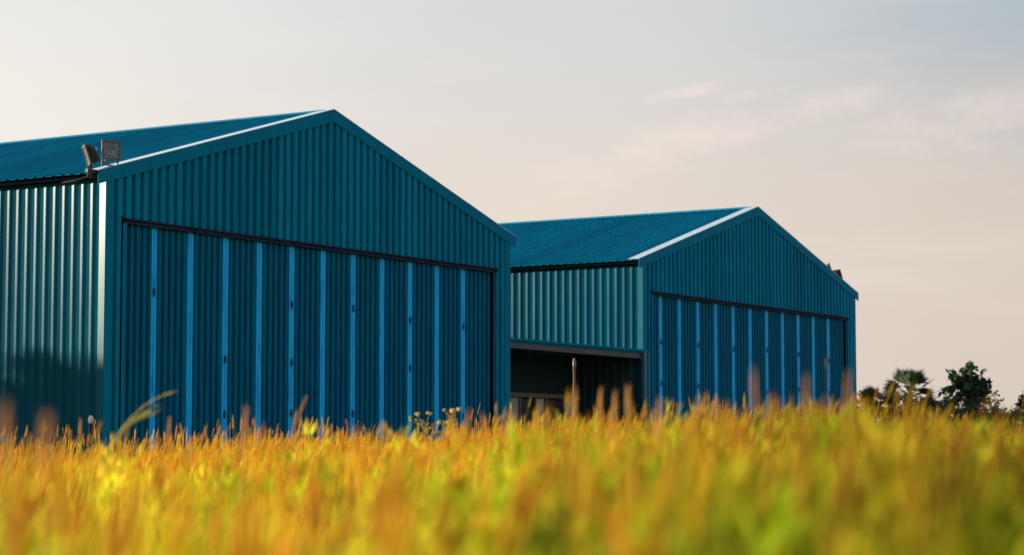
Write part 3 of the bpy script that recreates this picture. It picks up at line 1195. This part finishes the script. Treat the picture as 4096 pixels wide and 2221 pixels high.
def fan_palm(name, label, px, Y, ycrown, crown_r, nleaf, trunk=True, skirt=True, elev=(-.35, 1.25)):
    X = (px - 2048) / FPX * Y
    z0 = float(gz(X, Y))
    zc = CAMZ - z0 + (1863 - ycrown) / FPX * Y
    t = thing(name, label, 'palm', (X, Y, z0), 0, 'palms beyond the right hangar')
    mb = MB()
    r0 = .16 if trunk else .12
    mb.tube([(0, 0, -.2), (.04, 0, zc * .5), (0, 0, zc)], [r0 * 1.15, r0, r0 * .8], 10)
    mb.build('trunk', M['bark'], t, smooth=True)
    mb = MB()
    for i in range(nleaf):
        az = i * 2.39996 + random.uniform(-.2, .2)
        el = elev[0] + (elev[1] - elev[0]) * (i / (nleaf - 1)) + random.uniform(-.12, .12)
        d = Vector((math.cos(az) * math.cos(el), math.sin(az) * math.cos(el), math.sin(el)))
        c0 = Vector((0, 0, zc))
        pl = crown_r * random.uniform(.38, .52)
        c1 = c0 + d * pl + Vector((0, 0, -.06 * (1 - d.z)))
        mb.tube([c0, c1], [.022, .014], 4)
        sd_ = d.cross(Vector((0, 0, 1)))
        sd_ = sd_.normalized() if sd_.length > .05 else Vector((1, 0, 0))
        up = sd_.cross(d).normalized()
        up = (up + sd_ * random.uniform(-.9, .9)).normalized()
        up = (up - d * up.dot(d)).normalized()
        fan(mb, c1, d, up, crown_r * random.uniform(.52, .62))
    mb.build('crown', M['palm'], t)
    if skirt:
        mb = MB()
        for i in range(14):
            az = i * 2.39996
            el = random.uniform(-1.2, -.45)
            d = Vector((math.cos(az) * math.cos(el), math.sin(az) * math.cos(el), math.sin(el)))
            c1 = Vector((0, 0, zc - .25)) + d * crown_r * .3
            sd_ = d.cross(Vector((0, 0, 1))).normalized()
            fan(mb, c1, d, sd_.cross(d).normalized(), crown_r * .6, 12, 90)
        mb.build('dead_fronds', M['palmdry'], t)


random.seed(12)
fan_palm('fan_palm', 'tall fan palm with dark spiky crown right of the right hangar', 3636, 100, 1578, 1.34, 30, True, True, (-.2, 1.35))
fan_palm('fan_palm', 'low spiky palm against the right corner of the right hangar', 3478, 98, 1628, 1.05, 16, False, False, (.0, 1.3))
fan_palm('fan_palm', 'low half hidden palm between the tall palm and broad tree', 3700, 103, 1650, 1.0, 14, False, True, (.0, 1.2))
fan_palm('fan_palm', 'low bushy palm under the left side of the tall fan palm', 3560, 104, 1640, 1.0, 14, False, True, (-.1, 1.2))


def leafy_tree(name, label, cat, X, Y, H, blobs, leafsize, per, matl, group=None, trunk_r=.10):
    """blobs: (dx, dy, z, r) clumps of leaves on limbs"""
    z0 = float(gz(X, Y))
    t = thing(name, label, cat, (X, Y, z0), 0, group)
    mb = MB()
    zf = min(b[2] for b in blobs) * .7
    fork = Vector((random.uniform(-.05, .05), 0, max(.2, zf)))
    mb.tube([(0, 0, -.2), fork], [trunk_r * 1.2, trunk_r * .85], 9)
    for dx, dy, z, r in blobs:
        e = Vector((dx, dy, z))
        m_ = fork.lerp(e, .5) + Vector((random.uniform(-.08, .08), random.uniform(-.08, .08), .08)) * r * 2
        mb.tube([fork, m_, e], [trunk_r * .55, trunk_r * .35, trunk_r * .12], 6)
        for k in range(5):
            q = e + rvec() * r * .8
            mb.tube([m_.lerp(e, .6), q], [trunk_r * .16, trunk_r * .05], 4)
    mb.build('trunk', M['bark'], t)
    mb = MB()
    for dx, dy, z, r in blobs:
        n = max(8, int(per * r * r))
        subs = [Vector((dx, dy, z)) + rvec() * r * random.uniform(.2, .8) for _ in range(7)]
        for i in range(n):
            c = random.choice(subs) + rvec() * r * .48 * random.random() ** .5
            d = (rvec() + Vector((0, 0, -.15))).normalized()
            leaf_quad(mb, c, d, rvec(), leafsize * random.uniform(.7, 1.3), leafsize * random.uniform(.28, .42))
    mb.build('crown', matl, t)
    return t


Q = 100 / FPX
zpx = lambda y: (1863 - y) * Q + CAMZ - .6


def pxblobs(cx, lst, dy=.5):
    return [((x - cx) * Q, random.uniform(-dy, dy), zpx(y - 8), r * Q * 1.12) for x, y, r in lst]


leafy_tree('broadleaf_tree', 'dark broad leaved tree beside the palm with bare gaps, top right leaf spray', 'tree', (3880 - 2048) * Q, 100, 4,
           pxblobs(3880, [(3876, 1485, 24), (3870, 1515, 30), (3815, 1512, 22), (3850, 1545, 42), (3905, 1540, 44), (3945, 1545, 22),
                          (3880, 1585, 50), (3925, 1575, 36), (3800, 1568, 17), (3778, 1572, 14), (3826, 1600, 30), (3795, 1625, 24),
                          (3760, 1618, 20), (3860, 1640, 40), (3915, 1625, 30), (3925, 1494, 8), (3840, 1690, 26), (3770, 1655, 22)]),
           .25, 620, M['broad'], trunk_r=.09)
leafy_tree('leafy_shrub', 'sparse shrub at the right edge beyond the grass', 'shrub', (4060 - 2048) * Q, 99, 3,
           pxblobs(4060, [(4065, 1605, 22), (4090, 1600, 18), (4080, 1635, 28), (4050, 1640, 20), (4040, 1680, 24), (4090, 1680, 26), (4120, 1620, 26), (4130, 1660, 30)]),
           .18, 760, M['shrub'], 'shrubs at the right', trunk_r=.05)
leafy_tree('leafy_shrub', 'small open shrub just right of the broad leaved tree', 'shrub', (3990 - 2048) * Q, 101, 3,
           pxblobs(3990, [(3993, 1580, 10), (3984, 1605, 18), (4010, 1612, 14), (3965, 1610, 14), (4000, 1645, 24), (3960, 1660, 24), (3990, 1690, 26)]),
           .17, 520, M['shrub'], 'shrubs at the right', trunk_r=.05)
leafy_tree('leafy_shrub', 'brownish bush under the tall fan palm', 'shrub', (3600 - 2048) * Q, 98, 2,
           pxblobs(3600, [(3520, 1615, 26), (3555, 1605, 30), (3600, 1620, 34), (3650, 1625, 34), (3480, 1640, 30), (3540, 1650, 40), (3620, 1660, 40), (3690, 1635, 28), (3580, 1680, 40)]),
           .18, 760, M['shrub'], 'shrubs at the right', trunk_r=.05)
leafy_tree('leafy_shrub', 'low dark bush touching the right corner of the right hangar', 'shrub', (3450 - 2048) * Q, 99, 2,
           pxblobs(3450, [(3440, 1612, 26), (3470, 1600, 22), (3450, 1650, 34), (3495, 1660, 34), (3410, 1660, 30)]),
           .18, 760, M['shrub'], 'shrubs at the right', trunk_r=.05)
leafy_tree('leafy_shrub', 'low brownish bush between the broad leaved tree and the frame edge', 'shrub', (3930 - 2048) * Q, 98, 2,
           pxblobs(3930, [(3860, 1680, 28), (3900, 1670, 30), (3940, 1665, 30), (3980, 1672, 28), (4020, 1675, 28), (3920, 1700, 36), (3980, 1705, 34)]),
           .18, 760, M['shrub'], 'shrubs at the right', trunk_r=.05)
leafy_tree('leafy_shrub', 'dark shrub at the foot of the broad leaved tree', 'shrub', (3770 - 2048) * Q, 97, 2,
           pxblobs(3770, [(3735, 1640, 24), (3770, 1660, 30), (3720, 1670, 30), (3820, 1670, 30), (3690, 1665, 26)]),
           .18, 760, M['shrub'], 'shrubs at the right', trunk_r=.05)

random.seed(41)
leafy_tree('hedge', 'long low dark hedge behind the palm and the broad leaved tree', 'hedge', (3800 - 2048) / FPX * 128, 128, 3,
           [((x - 3800) / FPX * 128, random.uniform(-1, 1), random.uniform(.8, 3.0), random.uniform(.6, .9)) for x in range(3380, 4300, 16)],
           .26, 260, M['shrub'], trunk_r=.05)

# trees off to the left whose dappled shade lies on the left hangar's side wall
random.seed(23)
wc = Vector((AX, AY, 0))
for i, (dist, off, H, lab) in enumerate((
        (33, 0.5, 9.4, 'leafy tree left of the left hangar, shading its side wall'),
        (37, 5.0, 9.9, 'taller leafy tree behind it along the left hangar, further from the field'),
        (30, -4.5, 8.7, 'shorter leafy tree on the field side, left of the left hangar'))):
    pos = wc + SUN_DIR * dist + Vector((SUN_DIR.y, -SUN_DIR.x, 0)) * (-off)
    bl = []
    for k in range(36):
        an = random.uniform(0, 6.28)
        rr = random.uniform(0, 2.6)
        z = random.uniform(H * .22, H * .90)
        rr *= 1.0 - .5 * max(0, (z / H - .6)) / .3
        bl.append((math.cos(an) * rr, math.sin(an) * rr, z, random.uniform(.8, 1.25)))
    leafy_tree('shade_tree', lab, 'tree', pos.x, pos.y, H, bl, .28, 340, M['broad'], 'trees left of the hangars', trunk_r=.2)
